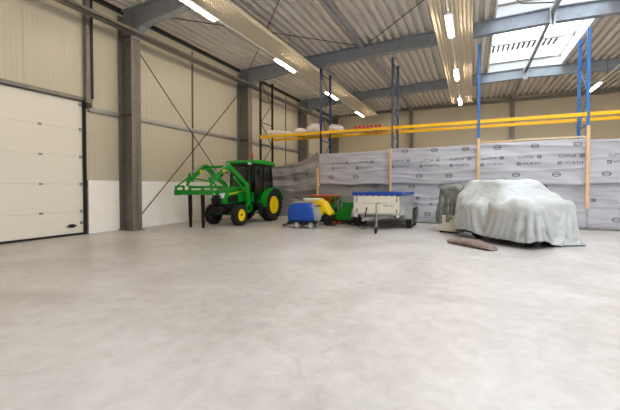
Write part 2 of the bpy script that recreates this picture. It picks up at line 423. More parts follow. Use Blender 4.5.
# ------------------------------------------------------------ sectional door
d = struct(empty('door_1', (XL, DY0, 0)))
zs = [.06, .69, 1.48, 2.28, 3.08, DZ]
for i in range(5):
    MB().box(-.1, -.03, .02, DY1-DY0-.02, zs[i]+.0015, zs[i+1]-.0015).build('door_section', M['door'], d, bevel=.004)
for z in zs[1:5]:
    for y in (1.1, 2.2, 3.36): MB().box(-.03, -.012, y-.045, y+.045, z-.028, z+.028).build('hinge', M['hinge'], d, bevel=.004)
for z in zs[1:5]+[.35, 3.8]: MB().box(-.03, .0, 4.38, 4.5, z-.045, z+.045).lathe([(-.01, .03), (.06, .03)], 12, 'Y', (-.01, 4.46, z)).build('roller', M['galv'], d)
MB().box(-.1, -.02, .0, DY1-DY0, 0, .06).build('bottom_seal', M['black'], d)
MB().box(-.03, .02, 4.0, 4.26, .26, .3).box(-.03, .03, 4.06, 4.2, .23, .33).build('handle', M['black'], d, bevel=.01)
m = MB().box(-.12, -.04, -.1, 0, 0, 6.3).box(-.04, .06, 4.5, 4.54, 0, DZ+.05).box(0, .02, 4.46, 4.54, 0, DZ+.05)
m.build('track', M['dark'], d)
m = MB().box(-.06, .04, .0, 4.5, DZ+.03, DZ+.13); m.build('lintel', M['steel'], d)
MB().box(-.02, .05, .0, 4.5, DZ-.005, DZ+.03).build('lintel_seal', M['black'], d)
r = empty('door_post', (XL+.012, DY1+.1, 0), 0, 'tall grey post rising from the roller door edge to the roof', 'post')
MB().box(.0, .16, -.1, .08, 3.74, 7.0).build('post', M['steel'], r, bevel=.01)
MB().box(.16, .2, .02, .08, DZ+.1, 7.0).build('cable_channel', M['dark'], r)
MB().box(.1, .2, -.14, .0, 3.72, 3.86).build('foot_bracket', M['dark'], r)

# ------------------------------------------------------------ radiant panels and lights
def radiant(x0, x1, y0, y1, lb):
    z = 6.47
    r = empty('radiant_panel', (x0, y0, z), 0, lb, 'ceiling panel', 'long ribbed ceiling panels')
    m = MB(); n = 10; w = (x1-x0)/n; prof = []
    for i in range(n):
        prof += [(i*w, .0), (i*w+w*.6, .0), (i*w+w*.66, .04), (i*w+w*.94, .04)]
    prof.append((x1-x0, 0)); low = prof+[(x1-x0, .06), (0, .06)]
    m.prism(low, 0, y1-y0, 'Y'); m.build('ribbed_panel', M['panelc'], r)
    MB().box(-.03, 0, 0, y1-y0, -.03, .1).box(x1-x0, x1-x0+.03, 0, y1-y0, -.03, .1).build('edge_strip', M['panelc'], r)
    m = MB()
    for y in (1.5, 5, 9, 13, 17, 21):
        if y < y1-y0-.2:
            for x in (.05, x1-x0-.05): MB().tube([(x, y, .05), (x, y, .95 if x0 > -3 else .72)], .008, 5).build('hanger_rod', M['dark'], r)
    m.b.free()
radiant(-7.02, -6.16, 2.6, 24.6, 'long cream ribbed ceiling panel on the left over the tractor')
radiant(-1.1, -.05, 2.6, 23.2, 'long cream ribbed ceiling panel hanging in the middle of the hall')
r0 = empty('ceiling_light', (0, 0, 0))
MB().box(-.1, .1, -.84, .84, 0, .05).build('housing', M['white'], r0)
MB().box(-.05, .05, -.78, .78, -.05, 0).build('diffuser', M['lamp'], r0, bevel=.02)
rows = [(-6.97, (2.4, 7.55, 12.7, 17.9, 23.2), 'left'), (-.66, (1.4, 6.5, 11.75, 16.9, 22.2), 'middle'), (5.5, (1.4, 6.5, 11.8, 16.9, 21.8), 'right'), (11.6, (1.4, 6.5, 11.8, 16.9, 22.0), 'far right')]  # far right row and lights behind the camera are unseen, added for illumination
pos = ['behind the camera view', 'nearest in view', 'second from the camera', 'third from the camera', 'farthest one']
first = True
for x, yy, t in rows:
    m = MB()
    z = 6.36
    tag(m.box(x-.03, x+.03, 1.5, 23.9 if x < -3 else 22.9, z+.05, z+.085).build('light_rail', M['white']), 'thin white rail carrying the %s row of ceiling lights' % t, 'rail', 'rails of the ceiling lights')
    for y, p in zip(yy, pos):
        o = r0 if first else copy_tree(r0); first = False
        o.location = (x, y, z)
        tag(o, 'glowing strip light in the %s row, %s' % (t, p), 'ceiling light', 'strip lights under the roof')
    if x > 5:
        rail = bpy.data.objects['light_rail' + ('.002' if x < 8 else '.003')]
        for y in (2, 8, 14, 20): MB().tube([(x, y, z+.1), (x, y, 7.4)], .008, 5).build('hanger_rod', M['dark'], rail)

# ------------------------------------------------------------ pallet rack
YR = 14.3; YR2 = 15.4
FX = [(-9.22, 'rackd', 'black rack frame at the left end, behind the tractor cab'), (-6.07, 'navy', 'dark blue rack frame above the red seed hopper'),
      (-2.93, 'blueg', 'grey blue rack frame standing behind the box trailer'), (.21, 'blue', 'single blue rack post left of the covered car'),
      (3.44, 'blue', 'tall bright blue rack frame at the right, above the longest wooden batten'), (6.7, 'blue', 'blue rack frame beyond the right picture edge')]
for x, mm, lb in FX:
    r = empty('rack_frame', (x, YR, 0), 0, lb, 'rack frame', 'upright frames of the pallet rack')
    H = 6.62
    for y in (0, YR2-YR):
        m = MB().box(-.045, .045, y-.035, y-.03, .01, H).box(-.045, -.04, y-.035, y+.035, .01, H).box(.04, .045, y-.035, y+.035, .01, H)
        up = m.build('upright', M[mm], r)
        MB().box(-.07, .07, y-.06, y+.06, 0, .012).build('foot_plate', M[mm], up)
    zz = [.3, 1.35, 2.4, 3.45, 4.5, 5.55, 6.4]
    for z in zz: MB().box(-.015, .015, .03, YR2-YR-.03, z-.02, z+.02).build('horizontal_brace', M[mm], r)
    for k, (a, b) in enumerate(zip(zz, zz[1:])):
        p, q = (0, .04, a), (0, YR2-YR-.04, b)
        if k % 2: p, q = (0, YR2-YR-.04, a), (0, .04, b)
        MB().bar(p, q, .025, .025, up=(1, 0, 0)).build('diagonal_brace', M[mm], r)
bays = ['in the left bay over the sagging sheet', 'over the machines and green box', 'in the bay right of the box trailer', 'in the bay over the covered car', 'in the bay at the right picture edge']
for i in range(5):
    a, b = FX[i][0]+.05, FX[i+1][0]-.05
    for y, t in ((YR-.06, 'front'), (YR2+.01, 'rear')):
        r = empty('rack_beam', (a, y, 3.78), 0, 'yellow %s rack beam %s' % (t, bays[i]), 'rack beam', 'yellow beams of the pallet rack')
        MB().box(0, b-a, -.025, .025, -.06, .06).build('beam', M['yel'], r, bevel=.008)
        MB().box(-.01, .0, -.035, .04, -.1, .1).box(b-a, b-a+.01, -.035, .04, -.1, .1).build('end_connector', M['yel'], r)
# things on the rack
tag(MB().box(-9.0, -6.3, YR+.0, YR+.28, 3.842, 3.865).build('shelf_board', M['woodx']), 'brown board lying on the front beam in the left rack bay', 'board', 'boards on the rack')
tag(MB().box(-7.6, -6.25, YR+.45, YR2+.03, 3.842, 3.865).build('shelf_board', M['woodx']), 'brown board under the crumpled white film on the rack', 'board', 'boards on the rack')
def lump(name, c, s, m, lb, cat, g=None, seed=0, rz=0, amp=.25, freq=2.5, seg=28):
    mb = MB(); b = mb.b; rings = []
    for i in range(seg//2+1):
        ph = PI*i/(seg//2); ring = []
        for k in range(seg):
            th = 2*PI*k/seg
            v = Vector((math.sin(ph)*math.cos(th), math.sin(ph)*math.sin(th), math.cos(ph)))
            d = 1+amp*noise.noise(v*freq+Vector((seed, 0, 0)))+amp*.5*abs(noise.noise(v*freq*2.6+Vector((0, seed, 0))))
            p = Vector((v.x*s[0]*d, v.y*s[1]*d, v.z*s[2]*d)); p.z = max(p.z, -s[2]*.72)
            ring.append(b.verts.new(p))
        rings.append(ring)
    for A, B in zip(rings, rings[1:]):
        for k in range(seg): b.faces.new((A[k], A[(k+1) % seg], B[(k+1) % seg], B[k]))
    bmesh.ops.remove_doubles(b, verts=b.verts, dist=1e-5)
    o = mb.build(name, m, smooth=True); o.location = (c[0], c[1], c[2]+s[2]*.72); o.rotation_euler.z = rz
    return tag(o, lb, cat, g)
m = MB(); n = 22
rr = [.02]+[.15-.004*i+.015*math.sin(i*2.1) for i in range(n)]+[.02]
pts = [(-9.02, 14.62, 4.02)]+[(-9.0+i*.06, 14.62+.004*i, 4.02-.0035*i) for i in range(n)]+[(-7.72, 14.71, 3.94)]
tag(m.tube(pts, .1, 14, rr).build('film_roll', M['film'], smooth=True), 'white plastic film roll tapering to the right on the left rack bay', 'roll')
lump('film_bundle', (-7.35, 14.85, 3.865), (.3, .35, .17), M['film'], 'small crumpled white film bundle left of the dark blue rack frame', 'bundle', 'crumpled film on the rack', 3)
lump('film_bundle', (-6.62, 14.9, 3.865), (.36, .4, .26), M['film'], 'largest crumpled white film pile beside the dark blue rack frame', 'bundle', 'crumpled film on the rack', 8)
lump('film_bundle', (-5.55, 14.85, 3.84), (.3, .6, .2), M['film'], 'crumpled white film bundle just right of the dark blue rack frame', 'bundle', 'crumpled film on the rack', 15)
w0 = empty('warning_post', (0, 0, 0))
MB().tube([(0, 0, 0), (0, 1.35, 0)], .055, 12).build('tube', M['red'], w0, smooth=False)
m = MB()
m.b.free()
for k in range(3): MB().tube([(0, .2+k*.45, 0), (0, .36+k*.45, 0)], .057, 12).build('white_band', M['white'], w0)
for k in range(7):
    o = w0 if k == 0 else copy_tree(w0)
    o.location = (-4.45+k*.17, YR-.14, 3.9); o.rotation_euler.z = 0
    tag(o, 'red and white banded post in the row lying across the yellow beams', 'post', 'red and white posts on the rack')
# battens and board
for x, z0, z1, lb in ((-6.1, .9, 2.2, 'short wooden batten in front of the sheet above the red hopper'), (-2.94, .6, 2.95, 'wooden batten in front of the sheet behind the box trailer'),
                      (.21, .5, 3.15, 'wooden batten below the single blue post, behind the covered car'), (3.385, .7, 3.38, 'wooden batten hanging below the bright blue rack frame, right of the covered car')):
    tag(MB().box(x-.045, x+.045, YR-.32, YR-.28, z0, z1).build('wooden_batten', M['wood'], bevel=.004), lb, 'batten', 'upright battens on the printed sheets')
tag(MB().box(.28, 1.35, YR-.15, YR-.08, 2.99, 3.05).build('wooden_board', M['wood'], bevel=.004), 'orange pine board on the sheet edge right of the single blue post', 'board', 'boards along the sheet top')
tag(MB().box(1.38, 3.38, YR-.15, YR-.08, 3.01, 3.07).build('wooden_board', M['woodx'], bevel=.004), 'pale pine board on the sheet edge left of the bright blue frame', 'board', 'boards along the sheet top')

# ------------------------------------------------------------ printed membrane sheets
def textmesh(body, size):
    c = bpy.data.curves.new('t', 'FONT'); c.body = body; c.size = size; c.align_x = 'CENTER'
    o = bpy.data.objects.new('t', c); COL.objects.link(o)
    dg = bpy.context.evaluated_depsgraph_get(); me = bpy.data.meshes.new_from_object(o.evaluated_get(dg))
    vs = [tuple(v.co) for v in me.vertices]; fs = [tuple(p.vertices) for p in me.polygons]
    bpy.data.objects.remove(o); bpy.data.curves.remove(c); bpy.data.meshes.remove(me)
    return vs, fs
T1 = textmesh('KLIMTUR', .125); T2 = textmesh('WURTH', .13)
def sheet(name, x0, x1, top, bot, y0, m, lb, amp=.045, seed=0, marks=(), swag=0):
    """top(x), bot(x): edge heights; surface with shallow drawn folds"""
    def Y(x, z):
        v = amp*1.3*noise.noise(Vector((x*.45+seed, z*1.6+.5*x*.3, seed)))+amp*.7*noise.noise(Vector((x*1.1+seed, z*4.0+x*.7, 3+seed)))
        # long drawn creases
        for k in range(4):
            zc = bot(x)+(top(x)-bot(x))*(.12+.25*k)+.12*math.sin(x*.6+seed+k*1.7)
            v -= amp*.8*math.exp(-((z-zc)/.035)**2)*(.5+.5*noise.noise(Vector((x*.5, k*5+seed, 0))))
        if swag:
            t = (z-bot(x))/(top(x)-bot(x)); v -= swag*(abs(math.sin(2.3*PI*t+.5*math.sin(x*.9)))**1.5)*(.7+.3*math.sin(x*2))-.02*math.sin(x*9+z*3)
        return y0+v
    nx, nz = int((x1-x0)/.05), 44; mb = MB()
    vs = []
    for j in range(nz+1):
        for i in range(nx+1):
            x = x0+(x1-x0)*i/nx; z = bot(x)+(top(x)-bot(x))*j/nz
            vs.append((x, Y(x, z), z))
    mb.add(vs, [(j*(nx+1)+i, j*(nx+1)+i+1, (j+1)*(nx+1)+i+1, (j+1)*(nx+1)+i) for j in range(nz) for i in range(nx)])
    o = mb.build(name, m, smooth=True, solid=.004)
    tag(o, lb, 'sheet', 'printed grey sheets hung on the rack')
    ink = None
    def put(vs, fs, cx, cz, sx=1):
        nonlocal ink
        P = []
        for v in vs:
            x, z = cx+v[0]*sx, cz+v[1]
            P.append((x, Y(x, z)-.008, z))
        if min(p[0] for p in P) < x0+.02 or max(p[0] for p in P) > x1-.02: return
        zz = [(p[0], p[2]) for p in P]
        if any(z > top(x)-.02 or z < bot(x)+.02 for x, z in zz): return
        if ink is None: ink = MB()
        ink.add(P, fs)
    sq = [(-.06, -.05), (.06, -.05), (.06, .05), (-.06, .05), (-.035, -.028), (.035, -.028), (.035, .028), (-.035, .028), (-.018, -.014), (.018, -.014), (.018, .014), (-.018, .014)]
    sqf = [(0, 1, 5, 4), (1, 2, 6, 5), (2, 3, 7, 6), (3, 0, 4, 7), (8, 9, 10, 11)]
    rn = 20
    ring = [(r*math.cos(2*PI*k/rn)*1.6, r*math.sin(2*PI*k/rn)) for r in (.058, .078) for k in range(rn)]+[(-.07, -.012), (.07, -.012), (.07, .012), (-.07, .012)]
    ringf = [(k, (k+1) % rn, rn+(k+1) % rn, rn+k) for k in range(rn)]+[(2*rn, 2*rn+1, 2*rn+2, 2*rn+3)]
    for kind, x, z in marks:
        if kind == 'T':
            put(*T1, x-.07, z, .95); put(sq, sqf, x+.33, z+.045)
            put(*T2, x+.09, z-.22, 1.15); put(sq, sqf, x-.28, z-.18)
        else: put(ring, ringf, x, z)
        if ink: ink.build('printed_lettering' if kind == 'T' else 'round_mark', M['ink'], o)
        ink = None
    return o
tx = [-5.15, -4.05, -2.6, -1.5, -.42, .62, 1.75, 2.93, 4.25, 5.4]
up = [('T', x, 2.38) for x in tx]+[('O', x+.2, 2.8) for x in tx]+[('O', x-.36, 1.82) for x in tx]
lo = [('T', x+.35, .92) for x in tx]+[('O', x+.45, 1.42) for x in tx]+[('O', x-.05, .35) for x in tx]
nz_ = lambda x, s: .02*noise.noise(Vector((x*1.3, s, 0)))
YS = YR-.17
sheet('printed_sheet', -6.08, -2.96, lambda x: 2.86+.05*(x+6.08)/3.1+nz_(x, 1)-.05*math.sin((x+6.08)/3.12*PI), lambda x: 1.5+.03*math.sin(x*3), YS-.025, M['sheet'], 'upper printed grey sheet behind the box trailer, left of its batten', seed=1, marks=up)
sheet('printed_sheet', -2.96, .2, lambda x: 2.93+nz_(x, 2)-.03*math.sin((x+2.96)/3.16*PI), lambda x: 1.52+.04*math.sin(x*2+1)+.06*(x+2.96)/3, YS-.03, M['sheet'], 'upper printed grey sheet between the trailer and the single blue post', seed=4, marks=up)
sheet('printed_sheet', .2, 3.43, lambda x: 2.97+nz_(x, 3), lambda x: 1.5+.05*math.sin(x*1.5), YS-.025, M['sheet'], 'upper printed grey sheet above the covered car', seed=9, marks=up)
sheet('printed_sheet', 3.43, 6.9, lambda x: 2.93+nz_(x, 4)-.03*math.sin((x-3.43)/3.4*PI), lambda x: 1.48+.04*math.sin(x*2), YS-.03, M['sheet'], 'upper printed grey sheet right of the longest wooden batten', seed=13, marks=up)
sheet('printed_sheet', -6.1, -2.95, lambda x: 1.62+nz_(x, 5), lambda x: .06+nz_(x, 6), YS+.09, M['sheetb'], 'lower printed grey sheet behind the green box and trailer', seed=17, marks=lo)
sheet('printed_sheet', -2.94, .2, lambda x: 1.66+nz_(x, 7), lambda x: .06+nz_(x, 8), YS+.09, M['sheet'], 'lower printed grey sheet between the trailer and the covered car', seed=20, marks=lo)
sheet('printed_sheet', .21, 3.43, lambda x: 1.62+nz_(x, 9), lambda x: .06+nz_(x, 10), YS+.09, M['sheet'], 'lower printed grey sheet behind the covered car', seed=25, marks=lo)
sheet('printed_sheet', 3.44, 6.9, lambda x: 1.62+nz_(x, 11), lambda x: .06+nz_(x, 12), YS+.09, M['sheet'], 'lower printed grey sheet right of the covered car', seed=29, marks=lo)
# sagging sheet in the left bay
def sagtop(x): t = (x+9.25)/3.15; return 2.33+.6*max(t, 0)**3.2+.1*(1-t)**6
def sagbot(x): t = (x+9.25)/3.15; return 1.12+.1*max(t, 0)**2-.04*math.sin(PI*t)
sheet('sagging_sheet', -9.25, -6.1, sagtop, sagbot, YS-.02, M['sheetb'], 'upper grey sheet sagging from the left rack bay behind the tractor', amp=.06, seed=33, marks=[('T', -7.0, 1.95)], swag=.12)
sheet('sagging_sheet', -9.25, -6.05, lambda x: 1.45+.03*math.sin(x*2), lambda x: .06, YS+.07, M['sheetb'], 'lower grey sheet behind the tractor rear wheel and blue scrubber', amp=.06, seed=37)
tag(MB().box(-6.1, 6.9, YS-.06, YS+.02, 0, .05).build('base_batten', M['steel']), 'grey batten on the floor along the foot of the printed sheets', 'batten')

# ------------------------------------------------------------ tractor (faces -Y)
TR = empty('tractor', (-8.2, 11.4, 0), 0, 'green compact tractor with yellow wheels and a raised front loader', 'tractor')
def wheel(parent, x, y, R, w, rimR, lugs, name, side, lean=0):
    t = MB(); h = w/2; c = (0, 0, 0)
    t.lathe([(-h*.75, rimR), (-h, rimR+.05*R), (-h, R*.86), (-h*.8, R*.95), (0, R*.97), (h*.8, R*.95), (h, R*.86), (h, rimR+.05*R), (h*.75, rimR)], 40)
    for k in range(lugs):
        for s in (-1, 1):
            a = 2*PI*(k+(.5 if s > 0 else 0))/lugs; T = Matrix.Rotation(a, 4, 'X')
            T2 = T @ Matrix.Translation((s*h*.5, 0, R*.965)) @ Matrix.Rotation(s*.6, 4, 'Z')
            t.box(-h*.52, h*.52, -R*.035, R*.035, -R*.06, R*.035, T2)
    ty = t.build(name, M['rubber'], parent, smooth=False, loc=(x, y, R)); ty['label'] = 'black lugged tyre'
    r = MB(); s = side
    r.lathe([(-h*.7, rimR*1.02), (s*0, rimR*1.0), (h*.7, rimR*1.02)], 36)
    r.lathe([(s*h*.78, rimR*1.06), (s*h*.84, rimR*1.06), (s*h*.84, rimR*.94), (s*h*.45, rimR*.86), (s*h*.35, rimR*.5), (s*h*.62, rimR*.34), (s*h*.66, rimR*.0+.01)], 36)
    ri = r.build('rim', M['rim'], ty)
    b = MB()
    for k in range(8):
        a = 2*PI*k/8; b.lathe([(s*h*.35, .014), (s*h*.5, .014)], 6, 'X', (0, rimR*.62*math.cos(a), rimR*.62*math.sin(a)))
    b.lathe([(s*h*.6, rimR*.2), (s*h*.95, rimR*.16)], 16); b.build('hub', M['rim'] if R > .5 else M['black'], ty)
    return ty
wheel(TR, .64, 1.08, .67, .38, .35, 20, 'rear_wheel', 1); wheel(TR, -.64, 1.08, .67, .36, .34, 20, 'rear_wheel', -1)
wheel(TR, .58, -1.0, .39, .25, .21, 16, 'front_wheel', 1); wheel(TR, -.58, -1.0, .39, .25, .21, 16, 'front_wheel', -1)
MB().box(-.2, .2, -1.25, 1.3, .42, .78).box(-.26, .26, .1, 1.35, .5, .95).build('chassis', M['grille'], TR, bevel=.03)
MB().bar((-.5, -1.0, .42), (.5, -1.0, .42), .14, .12).bar((-.5, 1.0, .65), (.5, 1.0, .65), .2, .2).build('axle', M['green'], TR, bevel=.02)
MB().box(-.24, .24, -1.6, -1.48, .46, .72).box(-.2, .2, -1.5, -1.2, .45, .6).build('front_bumper', M['grille'], TR, bevel=.02)
# hood
hp = [(-1.5, .78), (-1.54, .98), (-1.5, 1.16), (-1.36, 1.27), (-.9, 1.35), (-.1, 1.42), (-.1, .82)]
hd = MB().prism(hp, -.3, .3, 'X').build('hood', M['green'], TR, bevel=.06, smooth=False)
MB().prism([(-1.3, .84), (-1.32, 1.02), (-1.0, 1.1), (-.7, 1.1), (-.7, .84)], -.308, .308, 'X').build('side_vent', M['grille'], hd)
MB().prism([(-1.25, 1.13), (-.15, 1.27), (-.15, 1.3), (-1.22, 1.165)], -.306, .306, 'X').build('yellow_stripe', M['rim'], hd)
m = MB().prism([(-1.56, .8), (-1.56, 1.1), (-1.45, 1.14), (-1.45, .8)], -.2, .2, 'X')
m.build('grille', M['grille'], TR, bevel=.01)
for s in (-1, 1): MB().prism([(-1.565, 1.0), (-1.535, 1.15), (-1.42, 1.2), (-1.42, 1.02)], s*.29 if s < 0 else .1, -.1 if s < 0 else .29, 'X').build('headlight', M['hglass'], TR, bevel=.02)
# cab
FP, BP, CW = -.02, 1.3, .6
P = MB()
for s in (-1, 1):
    P.bar((s*CW, FP, .72), (s*(CW-.05), FP+.08, 2.3), .06, .06).bar((s*CW, .62, .95), (s*(CW-.05), .66, 2.3), .045, .045)
    P.bar((s*CW, BP, 1.15), (s*(CW-.05), BP-.08, 2.3), .06, .06)
    P.bar((s*CW, FP, .75), (s*CW, .55, .75), .06, .06)
P.bar((-CW, BP, 1.2), (CW, BP, 1.2), .05).bar((-CW, FP, 1.1), (CW, FP, 1.1), .04)
P.build('cab_frame', M['black'], TR)
G = MB()
for s in (-1, 1):
    G.add([(s*CW, FP+.02, .8), (s*CW, BP, 1.2), (s*(CW-.05), BP-.08, 2.28), (s*(CW-.05), FP+.08, 2.28)], [(0, 1, 2, 3)])
G.add([(-CW, FP, 1.12), (CW, FP, 1.12), (CW-.05, FP+.08, 2.28), (-CW+.05, FP+.08, 2.28)], [(0, 1, 2, 3)])
G.add([(-CW, BP, 1.2), (CW, BP, 1.2), (CW-.05, BP-.08, 2.28), (-CW+.05, BP-.08, 2.28)], [(0, 1, 2, 3)])
G.build('cab_glass', M['glass'], TR, solid=.006)
rf = MB().prism([(-.2, 2.3), (-.24, 2.36), (-.12, 2.44), (.5, 2.48), (1.3, 2.44), (1.48, 2.36), (1.44, 2.28)], -.66, .66, 'X').build('cab_roof', M['green'], TR, bevel=.04)
MB().box(-.56, .56, -.1, 1.35, 2.24, 2.29).build('roof_liner', M['black'], rf)
for s in (-1, 1):
    for y in (-.22, 1.45): MB().lathe([(y-.05, .055), (y+.05, .055)], 14, 'Y', (s*.5, 0, 2.3)).build('work_light', M['hglass'] if y < 0 else M['black'], rf)
    # mudguards
    pts = [(1.08+.74*math.cos(a), .65+.72*math.sin(a)) for a in [math.radians(q) for q in range(15, 186, 12)]]
    inn = [(1.08+.71*math.cos(a), .65+.69*math.sin(a)) for a in [math.radians(q) for q in range(15, 186, 12)]][::-1]
    f = MB().prism(pts+inn, s*.44 if s > 0 else -.86, .86 if s > 0 else s*.44, 'X').build('mudguard', M['green'], TR)
    MB().box(*sorted((s*.5, s*.78)), -.05, .3, .38, .42).box(*sorted((s*.72, s*.76)), -.02, .27, .4, .76).build('step', M['black'], TR, bevel=.01)
    mm = MB().tube([(s*.58, -.02, 1.95), (s*.86, -.16, 2.0)], .012, 6); mi = mm.build('mirror_arm', M['black'], TR)
    MB().box(s*.87-.07, s*.87+.07, -.19, -.16, 1.82, 2.08).build('mirror', M['black'], mi, bevel=.015)
MB().box(-.24, .24, .55, 1.0, .95, 1.1).box(-.23, .23, .92, 1.05, 1.05, 1.65).build('driver_seat', M['seat'], TR, bevel=.04)
MB().tube([(0, .05, 1.0), (0, .28, 1.38)], .03, 8).lathe([(1.38, .17), (1.4, .18), (1.42, .17)], 20, 'Z', (0, .28, 0)).build('steering_wheel', M['black'], TR)
MB().tube([(.42, -.14, 1.2), (.42, -.14, 2.2), (.42, -.1, 2.3)], .035, 10).build('exhaust_pipe', M['black'], TR)
be = MB().tube([(.46, .02, 2.4), (.46, .02, 2.56)], .018, 8).build('beacon_post', M['black'], TR)
MB().lathe([(2.56, .05), (2.6, .055), (2.68, .045), (2.71, .02)], 16, 'Z', (.46, .02, 0)).build('beacon_lens', M['orange'], be, smooth=True)
# loader
for s in (-1, 1):
    x = s*.5
    MB().bar((x, -.3, .45), (x, -.42, 1.5), .09, .2, up=(0, 1, 0)).box(x-.045, x+.045, -.5, -.1, .5, .72).build('loader_tower', M['green'], TR, bevel=.01)
    la = MB().prism([(-.32, 1.34), (-.32, 1.5), (-1.48, 2.22), (-1.66, 2.18), (-1.64, 2.04), (-1.5, 2.02)], x-.04, x+.04, 'X').bar((x, -1.56, 2.14), (x, -2.42, 1.56), .07, .13, up=(0, 0, 1)).build('loader_arm', M['green'], TR, bevel=.01)
    MB().box(x-.045, x+.045, -1.86, -1.74, 1.9, 2.0).build('yellow_decal', M['rim'], la)
    MB().bar((x+s*.06, -.45, 1.12), (x+s*.06, -1.3, 1.74), .06).build('lift_cylinder', M['green'], TR, bevel=.01)
    MB().bar((x, -.5, 1.36), (x, -2.35, 1.42), .05, .06).build('levelling_rod', M['green'], TR)
    MB().tube([(x+s*.05, -1.62, 2.18), (x+s*.05, -2.3, 1.85)], .025, 8).build('tilt_cylinder', M['galv'], TR)
    MB().bar((x, -2.3, 1.85), (x, -2.42, 1.42), .05, .08).build('tilt_link', M['green'], TR)
MB().bar((-.5, -1.62, 2.1), (.5, -1.62, 2.1), .08).build('loader_crossbar', M['green'], TR)
MB().tube([(-.44, -.6, 1.5), (-.3, -1.3, 1.75), (.2, -1.5, 2.0), (.42, -1.3, 1.8), (.44, -.6, 1.4)], .012, 6).build('hydraulic_hose', M['black'], TR)
MB().tube([(.46, -.25, 1.5), (.4, -.7, 1.75), (.45, -1.4, 1.98), (.46, -2.2, 1.68)], .012, 6).build('hydraulic_hose', M['black'], TR)
fc = MB().box(-.98, .62, -2.53, -2.41, 1.14, 1.3)
fc.bar((-.96, -2.47, 1.4), (-.62, -2.47, 1.43), .045, .06).bar((-.35, -2.47, 1.38), (.5, -2.47, 1.4), .05, .07)
for x in (-.96, -.62, -.35, .2, .58): fc.bar((x, -2.47, 1.25), (x, -2.47, 1.44), .07, .06)
fc.bar((-.96, -2.47, 1.4), (-.5, -2.4, 1.7), .04).bar((-.5, -2.4, 1.72), (.5, -2.4, 1.58), .05, .05)
fc.build('fork_carriage', M['green'], TR, bevel=.008)
MB().box(-.99, -.8, -2.54, -2.4, 1.12, 1.3).build('carriage_end', M['green'], TR, bevel=.01)
for x in (-.47, .08):
    MB().prism([(-2.38, 1.32), (-2.3, 1.32), (-2.28, .6), (-2.3, .04), (-2.33, .02), (-2.36, .6)], x-.055, x+.055, 'X').build('fork_tine', M['fork'], TR, bevel=.006)
MB().prism([(-.05, .8), (-.05, 1.2), (.02, 1.2), (.02, .8)], -.55, .55, 'X').build('firewall', M['green'], TR)

# ------------------------------------------------------------ blue scrubber
B = empty('floor_scrubber', (-5.28, 10.9, 0), .12, 'blue rounded floor scrubber standing in front of the yellow sweeper', 'floor scrubber')
pf = [(-.5, .22), (-.52, .5), (-.46, .74), (-.34, .84), (0, .87), (.3, .84), (.42, .7), (.46, .4), (.42, .22)]
body = MB().prism(pf, -.28, .28, 'Y').build('tank', M['bluep'], B, bevel=.09, smooth=True)
MB().box(-.36, .26, -.22, .22, .855, .9).build('tank_lid', M['grey'], body, bevel=.03)
MB().box(-.5, .48, -.3, .3, .12, .24).build('chassis', M['black'], B, bevel=.02)
MB().prism([(.34, .8), (.42, .84), (.6, .4), (.54, .24), (.46, .26)], -.24, .24, 'Y').build('brush_deck', M['grey'], B, bevel=.03)
MB().tube([(.4, -.2, .78), (.56, -.24, .74), (.56, .24, .74), (.4, .2, .78)], .015, 8).build('push_handle', M['black'], B)
MB().tube([(-.62, -.32, .08), (-.74, 0, .07), (-.62, .36, .08)], .03, 8).build('squeegee', M['black'], B)
for x, y in ((-.15, -.3), (.35, -.3), (-.15, .3), (.35, .3)):
    wq = MB().lathe([(y-.03, .09), (y-.02, .1), (y+.02, .1), (y+.03, .09)], 20, 'Y', (x, 0, .1)).build('wheel', M['grey'], B)
    MB().lathe([(y-.04, .03), (y+.04, .03)], 12, 'Y', (x, 0, .1)).build('hub', M['white'], wq)
MB().tube([(.5, -.1, .5), (.62, -.15, .3), (.55, -.2, .12)], .022, 8).build('suction_hose', M['grey'], B)

# ------------------------------------------------------------ yellow sweeper
Yl = empty('sweeper', (-5.2, 12.0, 0), .1, 'yellow hooded sweeping machine between the blue scrubber and green box', 'sweeper')
MB().prism([(-.55, .5), (-.5, .86), (-.2, .98), (.1, .96), (.3, .84), (.58, .42), (.5, .34), (.28, .5), (.2, .28), (-.3, .24)], -.3, .3, 'Y').build('hood', M['yelp'], Yl, bevel=.05)
MB().box(-.5, .1, -.32, .32, .9, .97).build('hood_rim', M['white'], Yl, bevel=.02)
MB().box(-.45, .6, -.26, .26, .12, .36).build('brush_housing', M['black'], Yl, bevel=.03)
for x in (-.25, .42):
    for y in (-.28, .28): MB().lathe([(y-.04, .1), (y-.03, .13), (y+.03, .13), (y+.04, .1)], 20, 'Y', (x, 0, .13)).build('wheel', M['rubber'], Yl)
MB().tube([(-.5, -.25, .9), (-.85, -.25, 1.0), (-.85, .25, 1.0), (-.5, .25, .9)], .016, 8).build('push_handle', M['black'], Yl)
MB().tube([(.62, -.3, .14), (.8, -.1, .12), (.78, .2, .1)], .03, 8).build('side_brush', M['red'], Yl)
MB().lathe([(.02, .16), (.1, .08), (.14, .05)], 20, 'Z', (.62, -.3, 0)).build('brush', M['black'], Yl)

